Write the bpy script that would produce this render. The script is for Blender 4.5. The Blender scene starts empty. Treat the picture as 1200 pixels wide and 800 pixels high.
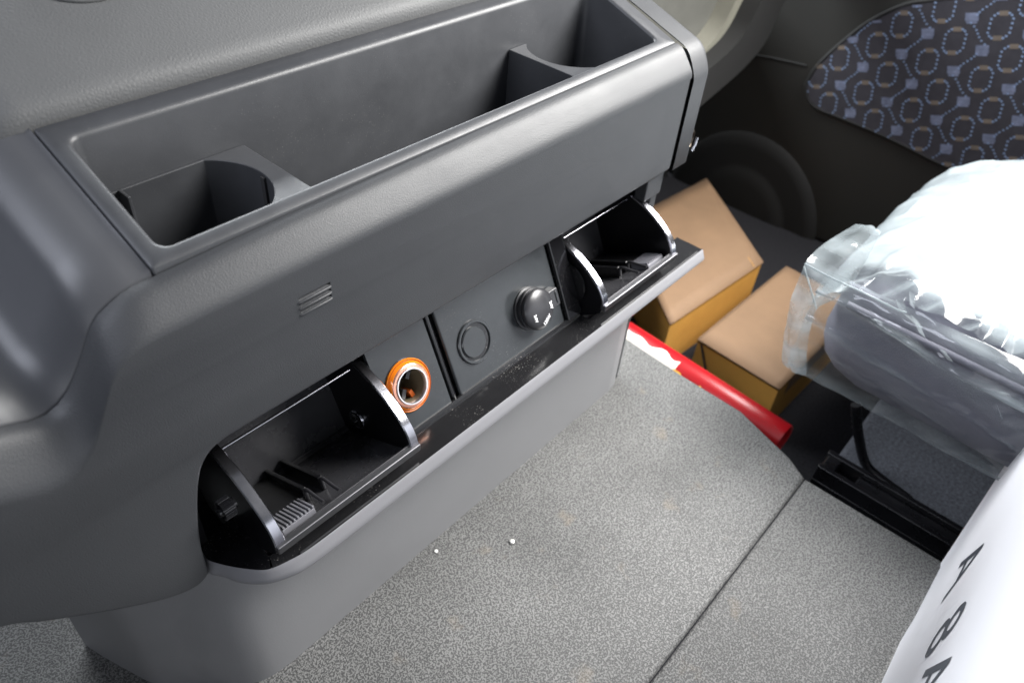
import bpy, bmesh, math, random
from mathutils import Vector, Matrix, geometry, noise as mnoise
random.seed(7)
sc = bpy.context.scene
R = math.radians
# ------------------------------------------------------------------ camera
H = 0.68
FOC = 894.3
def nrm(v): return Vector(v).normalized()
CX = nrm((1000, -700, FOC))
CD = Vector((-100, 1000, FOC)); CD = (CD - CX * CD.dot(CX)).normalized()
CY = CD.cross(CX)
if CY.z < 0: CY = -CY
CAM = Vector((0, 0, H))
def towrld(v): return Vector((v.dot(CX), v.dot(CY), -v.dot(CD)))
cam_d = bpy.data.cameras.new('camera'); cam = bpy.data.objects.new('camera', cam_d)
sc.collection.objects.link(cam); sc.camera = cam
rx, ry, rz = towrld(Vector((1, 0, 0))), towrld(Vector((0, -1, 0))), towrld(Vector((0, 0, -1)))
M = Matrix((rx, ry, rz)).transposed().to_4x4(); M.translation = CAM
cam.matrix_world = M
cam_d.sensor_width = 36; cam_d.lens = FOC / 1200 * 36; cam_d.clip_start = 0.02; cam_d.clip_end = 60
cam_d.dof.use_dof = True; cam_d.dof.focus_distance = 0.58; cam_d.dof.aperture_fstop = 7.0
def ray(px, py): return towrld(Vector((px - 600, py - 400, FOC)))
def hit(px, py, p0, n):                       # where the sight line of a pixel meets a real plane
    r = ray(px, py); n = Vector(n)
    return CAM + r * ((Vector(p0) - CAM).dot(n) / r.dot(n))
def at(px, py, x=None, y=None, z=None):
    if x is not None: return hit(px, py, (x, 0, 0), (1, 0, 0))
    if y is not None: return hit(px, py, (0, y, 0), (0, 1, 0))
    return hit(px, py, (0, 0, z), (0, 0, 1))
# ------------------------------------------------------------------ light
w = bpy.data.worlds.new('World'); sc.world = w; w.use_nodes = True
bg = w.node_tree.nodes['Background']; bg.inputs[0].default_value = (.80, .88, 1, 1); bg.inputs[1].default_value = .10
def area(name, loc, target, sx, sy, power, col, spread=180):
    l = bpy.data.lights.new(name, 'AREA'); l.shape = 'RECTANGLE'; l.size = sx; l.size_y = sy; l.energy = power; l.color = col
    o = bpy.data.objects.new(name, l); sc.collection.objects.link(o)
    o.location = loc; o.rotation_euler = (Vector(target) - Vector(loc)).to_track_quat('-Z', 'Y').to_euler()
    l.spread = R(spread)
    return o
area('door_window_light', (1.16, -.10, .98), (.60, .33, .0), .8, .6, 22, (1, .985, .96), 105)
area('windscreen_light', (.85, 1.6, .95), (.75, 0, .15), 1.4, .6, 75, (.93, .97, 1))
area('near_window_light', (-.80, .60, 1.50), (.1, .4, .4), .9, .7, 15, (.84, .88, 1))
area('driver_side_fill', (-1.15, -.95, .80), (.15, .32, .05), .9, .6, 5.5, (.90, .93, 1))  # added fill that lifts the left part of the lower panel
sc.view_settings.view_transform = 'Standard'; sc.view_settings.look = 'None'
sc.view_settings.exposure = 0.0; sc.view_settings.gamma = 1
# ------------------------------------------------------------------ materials
def mat(name, col, rough=.5, metal=0, spec=.5, bump=None, var=0, varscale=30, coat=0, trans=0, alpha=1, emit=None, rvar=0, dust=0):
    m = bpy.data.materials.new(name); m.use_nodes = True
    nt = m.node_tree; b = nt.nodes['Principled BSDF']
    b.inputs['Base Color'].default_value = (*col, 1); b.inputs['Roughness'].default_value = rough
    b.inputs['Metallic'].default_value = metal; b.inputs['Specular IOR Level'].default_value = spec
    b.inputs['Coat Weight'].default_value = coat; b.inputs['Coat Roughness'].default_value = .05
    b.inputs['Transmission Weight'].default_value = trans; b.inputs['Alpha'].default_value = alpha
    if emit: b.inputs['Emission Color'].default_value = (*emit[0], 1); b.inputs['Emission Strength'].default_value = emit[1]
    tc = nt.nodes.new('ShaderNodeTexCoord')
    if bump:
        kind, scale, strength, dist = bump
        if kind == 'noise':
            t = nt.nodes.new('ShaderNodeTexNoise'); t.inputs['Scale'].default_value = scale; t.inputs['Detail'].default_value = 3; out = t.outputs['Fac']
        else:
            t = nt.nodes.new('ShaderNodeTexVoronoi'); t.inputs['Scale'].default_value = scale; t.feature = 'DISTANCE_TO_EDGE'; out = t.outputs['Distance']
        nt.links.new(tc.outputs['Object'], t.inputs['Vector'])
        bp = nt.nodes.new('ShaderNodeBump'); bp.inputs['Strength'].default_value = strength; bp.inputs['Distance'].default_value = dist
        nt.links.new(out, bp.inputs['Height']); nt.links.new(bp.outputs[0], b.inputs['Normal'])
    if var or rvar:
        t = nt.nodes.new('ShaderNodeTexNoise'); t.inputs['Scale'].default_value = varscale; t.inputs['Detail'].default_value = 6; t.inputs['Roughness'].default_value = .65
        nt.links.new(tc.outputs['Object'], t.inputs['Vector'])
        if var:
            mr = nt.nodes.new('ShaderNodeMapRange'); mr.inputs['From Min'].default_value = .3; mr.inputs['From Max'].default_value = .7
            mr.inputs['To Min'].default_value = 1 - var; mr.inputs['To Max'].default_value = 1 + var
            nt.links.new(t.outputs['Fac'], mr.inputs['Value'])
            mx = nt.nodes.new('ShaderNodeVectorMath'); mx.operation = 'SCALE'; mx.inputs[0].default_value = col
            nt.links.new(mr.outputs[0], mx.inputs['Scale']); last = mx.outputs[0]
            nt.links.new(last, b.inputs['Base Color'])
        if rvar:
            mr = nt.nodes.new('ShaderNodeMapRange'); mr.inputs['From Min'].default_value = .3; mr.inputs['From Max'].default_value = .7
            mr.inputs['To Min'].default_value = rough - rvar; mr.inputs['To Max'].default_value = rough + rvar
            nt.links.new(t.outputs['Fac'], mr.inputs['Value']); nt.links.new(mr.outputs[0], b.inputs['Roughness'])
    if dust:                                   # pale specks of settled dust
        t = nt.nodes.new('ShaderNodeTexNoise'); t.inputs['Scale'].default_value = 900; t.inputs['Detail'].default_value = 2
        t2 = nt.nodes.new('ShaderNodeTexNoise'); t2.inputs['Scale'].default_value = 22; t2.inputs['Detail'].default_value = 4
        for q in (t, t2): nt.links.new(tc.outputs['Object'], q.inputs['Vector'])
        r1 = nt.nodes.new('ShaderNodeMapRange'); r1.inputs['From Min'].default_value = .66; r1.inputs['From Max'].default_value = .74
        r2 = nt.nodes.new('ShaderNodeMapRange'); r2.inputs['From Min'].default_value = .5; r2.inputs['From Max'].default_value = .7
        nt.links.new(t.outputs['Fac'], r1.inputs['Value']); nt.links.new(t2.outputs['Fac'], r2.inputs['Value'])
        mu = nt.nodes.new('ShaderNodeMath'); mu.operation = 'MULTIPLY'; nt.links.new(r1.outputs[0], mu.inputs[0]); nt.links.new(r2.outputs[0], mu.inputs[1])
        ms = nt.nodes.new('ShaderNodeMath'); ms.operation = 'MULTIPLY'; ms.inputs[1].default_value = dust; nt.links.new(mu.outputs[0], ms.inputs[0])
        mix = nt.nodes.new('ShaderNodeMix'); mix.data_type = 'RGBA'; nt.links.new(ms.outputs[0], mix.inputs['Factor'])
        lk = b.inputs['Base Color'].links
        if lk: nt.links.new(lk[0].from_socket, mix.inputs['A'])
        else: mix.inputs['A'].default_value = (*col, 1)
        mix.inputs['B'].default_value = (.45, .43, .40, 1)
        nt.links.new(mix.outputs['Result'], b.inputs['Base Color'])
    return m
MT = {}
MT['fascia'] = mat('grained_grey_plastic', (.038, .040, .044), .50, bump=('noise', 1100, .40, .0005), var=.06, varscale=14, rvar=.04, dust=.10)
MT['tray'] = mat('tray_grey_plastic', (.048, .050, .055), .42, bump=('noise', 1400, .2, .0004), var=.10, varscale=25, rvar=.06, dust=.25)
MT['lower'] = mat('lower_grey_plastic', (.200, .201, .207), .50, bump=('noise', 700, .25, .0005), var=.05, varscale=10, rvar=.04)
MT['side'] = mat('side_trim_plastic', (.070, .072, .079), .36, bump=('noise', 1500, .15, .0003), var=.05, varscale=12)
MT['pad'] = mat('padded_leather_grain', (.092, .094, .096), .58, bump=('voronoi', 360, .38, .0007), var=.06, varscale=9)
MT['cut'] = mat('cut_plastic_edge', (.03, .03, .032), .6)
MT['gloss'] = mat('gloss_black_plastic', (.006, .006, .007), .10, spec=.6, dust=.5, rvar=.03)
MT['rim'] = mat('satin_rim', (.16, .16, .17), .42, metal=1)
MT['grip'] = mat('ribbed_grip', (.17, .17, .19), .4)
MT['deep'] = mat('deep_black_plastic', (.004, .004, .005), .30, spec=.25)
MT['bowl'] = mat('bowl_black_plastic', (.040, .040, .044), .26, spec=.9, rvar=.06, dust=.2)
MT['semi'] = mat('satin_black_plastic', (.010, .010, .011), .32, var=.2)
MT['floorgloss'] = mat('dusty_gloss_black_plastic', (.012, .012, .013), .16, spec=.6, dust=.9, rvar=.05)
MT['wall'] = mat('socket_panel_plastic', (.030, .033, .036), .22, bump=('noise', 1200, .08, .0003), var=.12, varscale=40, rvar=.06, dust=.3)
MT['cap'] = mat('cap_plastic', (.028, .028, .031), .30, var=.05)
MT['chrome'] = mat('satin_chrome', (.46, .46, .50), .20, metal=1, rvar=.04)
MT['darkmetal'] = mat('dark_metal', (.12, .10, .08), .35, metal=1)
MT['whitering'] = mat('polished_steel_ring', (.97, .96, .97), .38, metal=1)
MT['amber'] = mat('amber_plastic', (.70, .19, .012), .14, spec=.7, emit=((1, .22, .01), .04))
MT['amberdark'] = mat('brown_amber_groove', (.30, .06, .008), .3)
MT['copper'] = mat('copper_pink_collar', (.85, .42, .30), .22, metal=.8)
MT['brass'] = mat('brown_socket_bore', (.16, .13, .085), .4, metal=.2)
MT['ink'] = mat('white_print', (.8, .8, .82), .5)
MT['lip'] = mat('satin_grey_lip', (.165, .165, .175), .42, bump=('noise', 900, .2, .0004))
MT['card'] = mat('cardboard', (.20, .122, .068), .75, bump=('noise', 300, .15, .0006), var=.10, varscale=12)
MT['cardside_glow'] = mat('cardboard_side_glow', (.52, .27, .05), .75, bump=('noise', 300, .15, .0006), var=.10, varscale=12)  # same cardboard, with warm bounce light painted into its colour
MT['red'] = mat('glossy_red', (.30, .004, .008), .34, spec=.5)
MT['labelw'] = mat('label_white', (.8, .76, .68), .4, var=.15, varscale=60)
MT['labely'] = mat('label_yellow', (.85, .50, .08), .4, var=.15, varscale=60)
MT['blackmetal'] = mat('black_painted_steel', (.005, .005, .006), .28, rvar=.08, var=.2)
MT['door'] = mat('door_plastic', (.010, .0097, .008), .65, bump=('noise', 400, .25, .0008), var=.08, varscale=6)
MT['doordark'] = mat('door_dark_plastic', (.005, .005, .005), .75, bump=('noise', 400, .2, .0008))
MT['beige'] = mat('grey_beige_trim', (.17, .165, .135), .5, var=.08)
MT['greytrim'] = mat('mid_grey_trim', (.10, .10, .09), .45, var=.1)
MT['fabric'] = mat('woven_fabric', (.040, .038, .045), .9, spec=.15, bump=('noise', 900, .5, .001), var=.15, varscale=60)
MT['dot'] = mat('light_blue_stitch', (.20, .27, .42), .8, spec=.2)
MT['lav'] = mat('lavender_weave', (.13, .145, .21), .85, spec=.2, var=.35, varscale=90)
MT['tan'] = mat('tan_weave', (.13, .105, .085), .85, spec=.2, var=.2)
MT['cushion'] = mat('seat_fabric_grey', (.12, .12, .145), .85, spec=.2, bump=('noise', 500, .4, .001), var=.10, varscale=20)
MT['carton'] = mat('white_board', (.88, .88, .92), .55, bump=('noise', 200, .05, .0008))
MT['cartonedge'] = mat('brown_board_edge', (.45, .30, .20), .8)
MT['ink_dark'] = mat('dark_grey_ink', (.06, .07, .09), .5)
MT['crumb'] = mat('white_crumb', (.8, .8, .76), .7)
def mat_mat():                                 # worm-like raised vinyl pattern of the floor covering
    m = mat('worm_grain_vinyl', (.2, .2, .2), .55); nt = m.node_tree; b = nt.nodes['Principled BSDF']
    tc = nt.nodes.new('ShaderNodeTexCoord')
    n = nt.nodes.new('ShaderNodeTexNoise'); n.inputs['Scale'].default_value = 600; n.inputs['Detail'].default_value = 0; n.inputs['Distortion'].default_value = .6
    nt.links.new(tc.outputs['Object'], n.inputs['Vector'])
    r = nt.nodes.new('ShaderNodeMapRange'); r.inputs['From Min'].default_value = .44; r.inputs['From Max'].default_value = .58; nt.links.new(n.outputs['Fac'], r.inputs['Value'])
    big = nt.nodes.new('ShaderNodeTexNoise'); big.inputs['Scale'].default_value = 7; big.inputs['Detail'].default_value = 5; nt.links.new(tc.outputs['Object'], big.inputs['Vector'])
    br = nt.nodes.new('ShaderNodeMapRange'); br.inputs['From Min'].default_value = .35; br.inputs['From Max'].default_value = .7; br.inputs['To Min'].default_value = .80; br.inputs['To Max'].default_value = 1.16
    nt.links.new(big.outputs['Fac'], br.inputs['Value'])
    mix = nt.nodes.new('ShaderNodeMix'); mix.data_type = 'RGBA'; mix.inputs['A'].default_value = (.146, .146, .143, 1); mix.inputs['B'].default_value = (.052, .052, .052, 1)
    nt.links.new(r.outputs[0], mix.inputs['Factor'])
    vm = nt.nodes.new('ShaderNodeVectorMath'); vm.operation = 'SCALE'; nt.links.new(mix.outputs['Result'], vm.inputs[0]); nt.links.new(br.outputs[0], vm.inputs['Scale'])
    # brownish dirt smudges
    d = nt.nodes.new('ShaderNodeTexNoise'); d.inputs['Scale'].default_value = 27; d.inputs['Detail'].default_value = 3; nt.links.new(tc.outputs['Object'], d.inputs['Vector'])
    dr = nt.nodes.new('ShaderNodeMapRange'); dr.inputs['From Min'].default_value = .64; dr.inputs['From Max'].default_value = .76; dr.inputs['To Max'].default_value = .28; nt.links.new(d.outputs['Fac'], dr.inputs['Value'])
    m2 = nt.nodes.new('ShaderNodeMix'); m2.data_type = 'RGBA'; nt.links.new(dr.outputs[0], m2.inputs['Factor']); nt.links.new(vm.outputs[0], m2.inputs['A']); m2.inputs['B'].default_value = (.20, .15, .095, 1)
    nt.links.new(m2.outputs['Result'], b.inputs['Base Color'])
    bp = nt.nodes.new('ShaderNodeBump'); bp.invert = True; bp.inputs['Strength'].default_value = .6; bp.inputs['Distance'].default_value = .0010
    nt.links.new(r.outputs[0], bp.inputs['Height']); nt.links.new(bp.outputs[0], b.inputs['Normal'])
    return m
MT['mat'] = mat_mat()
def carpet_mat():
    m = mat('dark_speckled_carpet', (.02, .02, .023), .9, spec=.1, bump=('noise', 500, .6, .002), var=.5, varscale=260)
    return m
MT['carpet'] = carpet_mat()
MT['carpet2'] = mat('grey_speckled_carpet', (.050, .053, .062), .9, spec=.1, bump=('noise', 500, .6, .002), var=.5, varscale=260)
def film_mat(name, col=(.40, .45, .47), rough=.12, bstr=.5, bscale=20):
    m = bpy.data.materials.new(name); m.use_nodes = True; nt = m.node_tree; nt.nodes.clear()
    N = nt.nodes.new; Lk = nt.links.new
    out = N('ShaderNodeOutputMaterial'); tr = N('ShaderNodeBsdfTransparent'); tr.inputs[0].default_value = (.96, .97, .97, 1)
    df = N('ShaderNodeBsdfDiffuse'); df.inputs[0].default_value = (*col, 1); tl = N('ShaderNodeBsdfTranslucent'); tl.inputs[0].default_value = (*col, 1)
    ms = N('ShaderNodeMixShader'); ms.inputs[0].default_value = .45; Lk(df.outputs[0], ms.inputs[1]); Lk(tl.outputs[0], ms.inputs[2])
    tc = N('ShaderNodeTexCoord'); mp = N('ShaderNodeMapping'); mp.inputs['Scale'].default_value = (2, .6, 2.4); Lk(tc.outputs['Object'], mp.inputs[0])
    n = N('ShaderNodeTexNoise'); n.inputs['Scale'].default_value = 18; n.inputs['Detail'].default_value = 5; Lk(mp.outputs[0], n.inputs['Vector'])
    at_ = N('ShaderNodeAttribute'); at_.attribute_name = 'milk_glare'
    r = N('ShaderNodeMapRange'); r.inputs['From Min'].default_value = .35; r.inputs['From Max'].default_value = .68; r.inputs['To Min'].default_value = -.10; r.inputs['To Max'].default_value = .14; Lk(n.outputs['Fac'], r.inputs['Value'])
    ad = N('ShaderNodeMath'); ad.operation = 'ADD'; ad.use_clamp = True; Lk(at_.outputs['Fac'], ad.inputs[0]); Lk(r.outputs[0], ad.inputs[1])
    m1 = N('ShaderNodeMixShader'); Lk(ad.outputs[0], m1.inputs[0]); Lk(tr.outputs[0], m1.inputs[1]); Lk(ms.outputs[0], m1.inputs[2])
    gl = N('ShaderNodeBsdfGlossy'); gl.inputs['Roughness'].default_value = rough; gl.inputs[0].default_value = (.9, .9, .9, 1)
    fr = N('ShaderNodeLayerWeight'); fr.inputs['Blend'].default_value = .5
    pw = N('ShaderNodeMath'); pw.operation = 'POWER'; pw.inputs[1].default_value = 3; Lk(fr.outputs['Facing'], pw.inputs[0])
    fm = N('ShaderNodeMath'); fm.operation = 'MULTIPLY_ADD'; fm.inputs[1].default_value = .45; fm.inputs[2].default_value = .05; Lk(pw.outputs[0], fm.inputs[0])
    m2 = N('ShaderNodeMixShader'); Lk(fm.outputs[0], m2.inputs[0]); Lk(m1.outputs[0], m2.inputs[1]); Lk(gl.outputs[0], m2.inputs[2])
    n2 = N('ShaderNodeTexNoise'); n2.inputs['Scale'].default_value = bscale; n2.inputs['Detail'].default_value = 1.5; n2.inputs['Distortion'].default_value = .6; Lk(mp.outputs[0], n2.inputs['Vector'])
    bp = N('ShaderNodeBump'); bp.inputs['Strength'].default_value = bstr; bp.inputs['Distance'].default_value = .003
    sb = N('ShaderNodeMath'); sb.operation = 'SUBTRACT'; sb.inputs[1].default_value = .5; Lk(n2.outputs['Fac'], sb.inputs[0])
    ab = N('ShaderNodeMath'); ab.operation = 'ABSOLUTE'; Lk(sb.outputs[0], ab.inputs[0]); Lk(ab.outputs[0], bp.inputs['Height'])
    for q in (gl, df, fr): Lk(bp.outputs[0], q.inputs['Normal'])
    Lk(m2.outputs[0], out.inputs[0]); return m
def milk_glare(o, f):  # whitens the film: its own milkiness plus painted glare and highlights
    a_ = o.data.attributes.new('milk_glare', 'FLOAT', 'POINT')
    for v in o.data.vertices: a_.data[v.index].value = max(0, min(1, f(v.co)))
MT['film'] = film_mat('wrinkled_plastic_film')
# ------------------------------------------------------------------ mesh helpers
def link(o, parent=None):
    sc.collection.objects.link(o)
    if parent: o.parent = parent
    return o
def mesh(name, verts, faces, m, parent=None, smooth=False, sharp=None):
    me = bpy.data.meshes.new(name); me.from_pydata([tuple(v) for v in verts], [], faces)
    bm = bmesh.new(); bm.from_mesh(me); bmesh.ops.remove_doubles(bm, verts=bm.verts, dist=1e-6); bmesh.ops.recalc_face_normals(bm, faces=bm.faces); bm.to_mesh(me); bm.free()
    for mm in (m if isinstance(m, (list, tuple)) else [m]): me.materials.append(mm)
    if smooth:
        for p in me.polygons: p.use_smooth = True
        if sharp: me.set_sharp_from_angle(angle=R(sharp))
    return link(bpy.data.objects.new(name, me), parent)
def thing(name, label, cat, loc=(0, 0, 0), group=None):
    o = bpy.data.objects.new(name, None); o.empty_display_size = .05; o.location = loc; sc.collection.objects.link(o)
    o['label'] = label; o['category'] = cat
    if group: o['group'] = group
    return o
def adopt(root):                               # parts are built in world space: keep them there under a root that stands elsewhere
    for ch in root.children: ch.matrix_parent_inverse = Matrix.Translation(root.location).inverted()
def tag(o, label, cat, group=None):
    o['label'] = label; o['category'] = cat
    if group: o['group'] = group
    return o
def bev(o, wdt, seg=2):
    b = o.modifiers.new('bevel', 'BEVEL'); b.width = wdt; b.segments = seg; b.limit_method = 'ANGLE'; b.angle_limit = R(35)
    for p in o.data.polygons: p.use_smooth = True
    b.harden_normals = True
    return o
def box(name, a, b, m, parent=None, bevel=0, frame=None):
    (x0, y0, z0), (x1, y1, z1) = a, b
    vs = [Vector((x, y, z)) for x in (x0, x1) for y in (y0, y1) for z in (z0, z1)]
    if frame: vs = [frame(v) for v in vs]
    fs = [(0, 1, 3, 2), (4, 6, 7, 5), (0, 4, 5, 1), (2, 3, 7, 6), (0, 2, 6, 4), (1, 5, 7, 3)]
    o = mesh(name, vs, fs, m, parent)
    if bevel: bev(o, bevel)
    return o
def prism(name, poly, fa, fb, m, parent=None, bevel=0, smooth=False):
    """poly: list of 2D points; fa / fb map a 2D point to the near and the far cap"""
    n = len(poly); vs = [fa(p) for p in poly] + [fb(p) for p in poly]
    fs = [tuple(range(n)), tuple(range(2 * n - 1, n - 1, -1))] + [(i, (i + 1) % n, n + (i + 1) % n, n + i) for i in range(n)]
    o = mesh(name, vs, fs, m, parent, smooth=smooth, sharp=35)
    if bevel: bev(o, bevel)
    return o
def loft(name, rings, m, parent=None, close=False, capa=False, capb=False, smooth=True, sharp=None):
    n = len(rings[0]); vs = [v for r in rings for v in r]; fs = []
    for k in range(len(rings) - 1):
        for i in range(n if close else n - 1):
            j = (i + 1) % n; fs.append((k * n + i, k * n + j, (k + 1) * n + j, (k + 1) * n + i))
    if capa: fs.append(tuple(range(n)))
    if capb: fs.append(tuple(range(len(vs) - n, len(vs))))
    return mesh(name, vs, fs, m, parent, smooth, sharp)
def tube(name, pts, r, m, parent=None, seg=10, closed=False):
    pts = [Vector(p) for p in pts]; rings = []
    n = len(pts); up = None
    for i, p in enumerate(pts):
        if closed: t = (pts[(i + 1) % n] - pts[i - 1]).normalized()
        else: t = (pts[min(i + 1, n - 1)] - pts[max(i - 1, 0)]).normalized()
        if up is None: up = t.orthogonal().normalized()
        up = (up - t * up.dot(t)).normalized(); s = t.cross(up)
        rr = r[i] if isinstance(r, (list, tuple)) else r
        rings.append([p + (up * math.cos(a) + s * math.sin(a)) * rr for a in [2 * math.pi * k / seg for k in range(seg)]])
    if closed: rings.append(rings[0])
    return loft(name, rings, m, parent, close=True, capa=not closed, capb=not closed, sharp=60)
def smooth_path(pts, n=6):                     # Catmull-Rom
    pts = [Vector(p) for p in pts]; P = [pts[0] * 2 - pts[1]] + pts + [pts[-1] * 2 - pts[-2]]; out = []
    for i in range(1, len(P) - 2):
        for k in range(n):
            t = k / n; a, b, c, d = P[i - 1], P[i], P[i + 1], P[i + 2]
            out.append(.5 * ((2 * b) + (c - a) * t + (2 * a - 5 * b + 4 * c - d) * t * t + (3 * b - a - 3 * c + d) * t ** 3))
    out.append(pts[-1]); return out
def lathe(name, prof, c, axis, m, parent=None, seg=48, sharp=40, up=None, ring=False):
    """prof: (radius, height along axis)"""
    axis = Vector(axis).normalized(); u = Vector(up) if up else axis.orthogonal(); u = (u - axis * u.dot(axis)).normalized(); v = axis.cross(u)
    rings = [[Vector(c) + axis * h + (u * math.cos(a) + v * math.sin(a)) * r for a in [2 * math.pi * k / seg for k in range(seg)]] for r, h in prof]
    return loft(name, rings, m, parent, close=True, capa=prof[0][0] > 1e-5 and not ring, capb=prof[-1][0] > 1e-5 and not ring, sharp=sharp)
def rrect(x0, x1, y0, y1, r, n=6):
    out = []
    for cx, cy, a0 in ((x1 - r, y1 - r, 0), (x0 + r, y1 - r, 90), (x0 + r, y0 + r, 180), (x1 - r, y0 + r, 270)):
        for k in range(n + 1):
            a = R(a0 + 90 * k / n); out.append((cx + r * math.cos(a), cy + r * math.sin(a)))
    return out
def resample(pts, n):
    L = [0]
    for a, b in zip(pts, pts[1:]): L.append(L[-1] + (b - a).length)
    out = []; k = 0
    for i in range(n):
        t = L[-1] * i / (n - 1)
        while k < len(L) - 2 and L[k + 1] < t: k += 1
        f = (t - L[k]) / max(1e-9, L[k + 1] - L[k]); out.append(pts[k].lerp(pts[k + 1], min(1, f)))
    return out
# ------------------------------------------------------------------ floor (the setting)
def slab(name, poly, z0, z1, m, parent=None, r=.004):
    # flat sheet with a rounded upper edge; poly is convex and counter-clockwise
    n = len(poly); c = Vector((sum(p[0] for p in poly) / n, sum(p[1] for p in poly) / n))
    def inset(d):
        out = []
        for i in range(n):
            a, b, e = Vector(poly[i - 1]), Vector(poly[i]), Vector(poly[(i + 1) % n])
            t1, t2 = (b - a).normalized(), (e - b).normalized(); n1, n2 = Vector((-t1.y, t1.x)), Vector((-t2.y, t2.x))
            nn = (n1 + n2).normalized(); out.append(b + nn * d / max(.4, nn.dot(n1)))
        return out
    rings = [[Vector((*p, z0)) for p in inset(0)]]
    for k in range(5):
        a = math.pi / 2 * k / 4; rings.append([Vector((*p, z1 - r + r * math.sin(a))) for p in inset(r * (1 - math.cos(a)))])
    return loft(name, rings, m, parent, close=True, capb=True, sharp=50)
def struct(o): o['kind'] = 'structure'; return o
edge_far = [(.735, .60), (.7245, .363), (.718, .268), (.7165, .18), (.690, .10), (.6745, .0742)]
rear = [(-.45, .0742)] + edge_far[::-1] + [(-.45, .60)]
struct(slab('floor_mat', rear, -.012, 0.0, MT['mat'], r=.0045))
front = [(-.45, -.8), (.676, -.8), (.676, -.07), (.6740, .0733), (-.45, .0733)]
struct(slab('floor_mat', front, -.012, 0.0, MT['mat'], r=.0045))
struct(slab('raised_floor', [(-.45, -.8), (.668, -.8), (.668, .06), (.708, .19), (.715, .6), (-.45, .6)], -.22, -.004, MT['carpet'], r=.004))
struct(slab('seat_platform', [(.70, -1.1), (1.49, -1.1), (1.49, .068), (.70, .068)], -.2, -.085, MT['carpet2'], r=.01))
struct(mesh('lower_floor', [(-.5, -1.2, -.2), (2.2, -1.2, -.2), (2.2, 1.4, -.2), (-.5, 1.4, -.2)], [(0, 1, 2, 3)], MT['carpet']))
# ------------------------------------------------------------------ centre console
con = thing('centre_console', 'dark grey plastic centre console with open storage tray on top and folded-down socket lid', 'centre console', (.38, .36, 0))
YS, ZS, YF = .343, .4245, .320
T = smooth_path([(.648, YS, .426), (.50, YS, .4258), (.32, YS, .4252), (.20, YS, .4245), (.1283, YS, .4227), (.1151, YS, .4222), (.1048, YS, .4188), (.0931, YS, .4119),
                 (.082, YS, .3945), (.0690, YS, .3775), (.0549, YS, .3705), (.0364, YS, .3765), (.00, YS, .388), (-.16, YS, .42)], 6)
Fc = smooth_path([(.648, YF, .4005), (.50, YF, .4005), (.32, YF, .4010), (.20, YF, .4015), (.1279, YF, .4016), (.1016, YF, .4010), (.0874, YF, .3912), (.0771, YF, .374),
                  (.065, YF, .3529), (.050, YF, .3405), (.034, YF, .3425), (.0185, YF, .3505), (-.02, YF, .366), (-.16, YF, .40)], 6)
NT = 110
T, Fc = resample(T, NT), resample(Fc, NT)
prof = [(0, -.12), (.0, 0), (.12, .025), (.24, .065), (.33, .12), (.45, .22), (.58, .36), (.72, .51), (.85, .66), (.93, .77), (.975, .86), (.995, .94), (1, 1)]   # (forward, down)
rings = []
for fy, fz in prof:
    ring = []
    for t, f in zip(T, Fc):
        p = t.lerp(f, max(fz, 0)); p.y = YS + (YF - YS) * fy
        if fz < 0: p.z = t.z - .004; p.y = YS
        ring.append(p)
    rings.append(ring)
# flat face below the shoulder: outline with small rounded lower edge
low = smooth_path([(.150, .3065), (.1322, .306), (.1215, .3015), (.1136, .289), (.1062, .261), (.1010, .228), (.1000, .200), (.0985, .1925), (.0884, .1890), (.0714, .1965), (.0466, .2155),
                   (.025, .235), (.006, .253), (-.0106, .2695), (-.06, .30), (-.16, .33)], 5)
chain = [Vector((.648, .3995)), Vector((.648, .36)), Vector((.648, .32)), Vector((.6478, .3085)), Vector((.6465, .3055)), Vector((.6435, .3045)), Vector((.62, .3045)), Vector((.45, .3048)), Vector((.28, .3055))] + [Vector((p.x, p.y)) for p in low]
def chain_off(ch, d):
    out = []
    for i, p in enumerate(ch):
        a, b = ch[max(i - 1, 0)], ch[min(i + 1, len(ch) - 1)]; t = (b - a).normalized(); out.append(p + Vector((t.y, -t.x)) * d)
    return out
# (chain runs clockwise seen from the front; inner side is to its right after the turn)
inner = chain_off(chain, .0028)
if inner[7].y < chain[7].y: inner = chain_off(chain, -.0028); SG = -1
else: SG = 1
slots = []
for k in range(3):
    x0, x1 = .1995, .2235; zc = .3815 - k * .0048; slots.append([(x0, zc - .0012), (x1, zc - .0010), (x1, zc + .0014), (x0, zc + .0012)])
outer2d = [(p.x, p.z) for p in Fc] + [(p.x, p.y) for p in inner[::-1]]
polys = [[Vector((a, b, 0)) for a, b in outer2d]] + [[Vector((a, b, 0)) for a, b in s] for s in slots]
tris = geometry.tessellate_polygon(polys); flat = [v for pl in polys for v in pl]
vs = [Vector((v.x, YF, v.y)) for v in flat]; fs = [tuple(t) for t in tris]
# shoulder strip
base = len(vs); n = NT
for r_ in rings: vs += r_
for k in range(len(rings) - 1):
    for i in range(n - 1): fs.append((base + k * n + i, base + k * n + i + 1, base + (k + 1) * n + i + 1, base + (k + 1) * n + i))
# rounded lower edge and its return
base = len(vs); er = []
for k in range(5):
    a = math.pi / 2 * k / 4; off = chain_off(chain, SG * .0028 * (1 - math.sin(a))); er.append([Vector((p.x, YF + .0028 * (1 - math.cos(a)), p.y)) for p in off])
er.append([Vector((p.x, YF + .016, p.y)) for p in chain])
n = len(chain)
for r_ in er: vs += r_
for k in range(len(er) - 1):
    for i in range(n - 1): fs.append((base + k * n + i, base + k * n + i + 1, base + (k + 1) * n + i + 1, base + (k + 1) * n + i))
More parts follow.
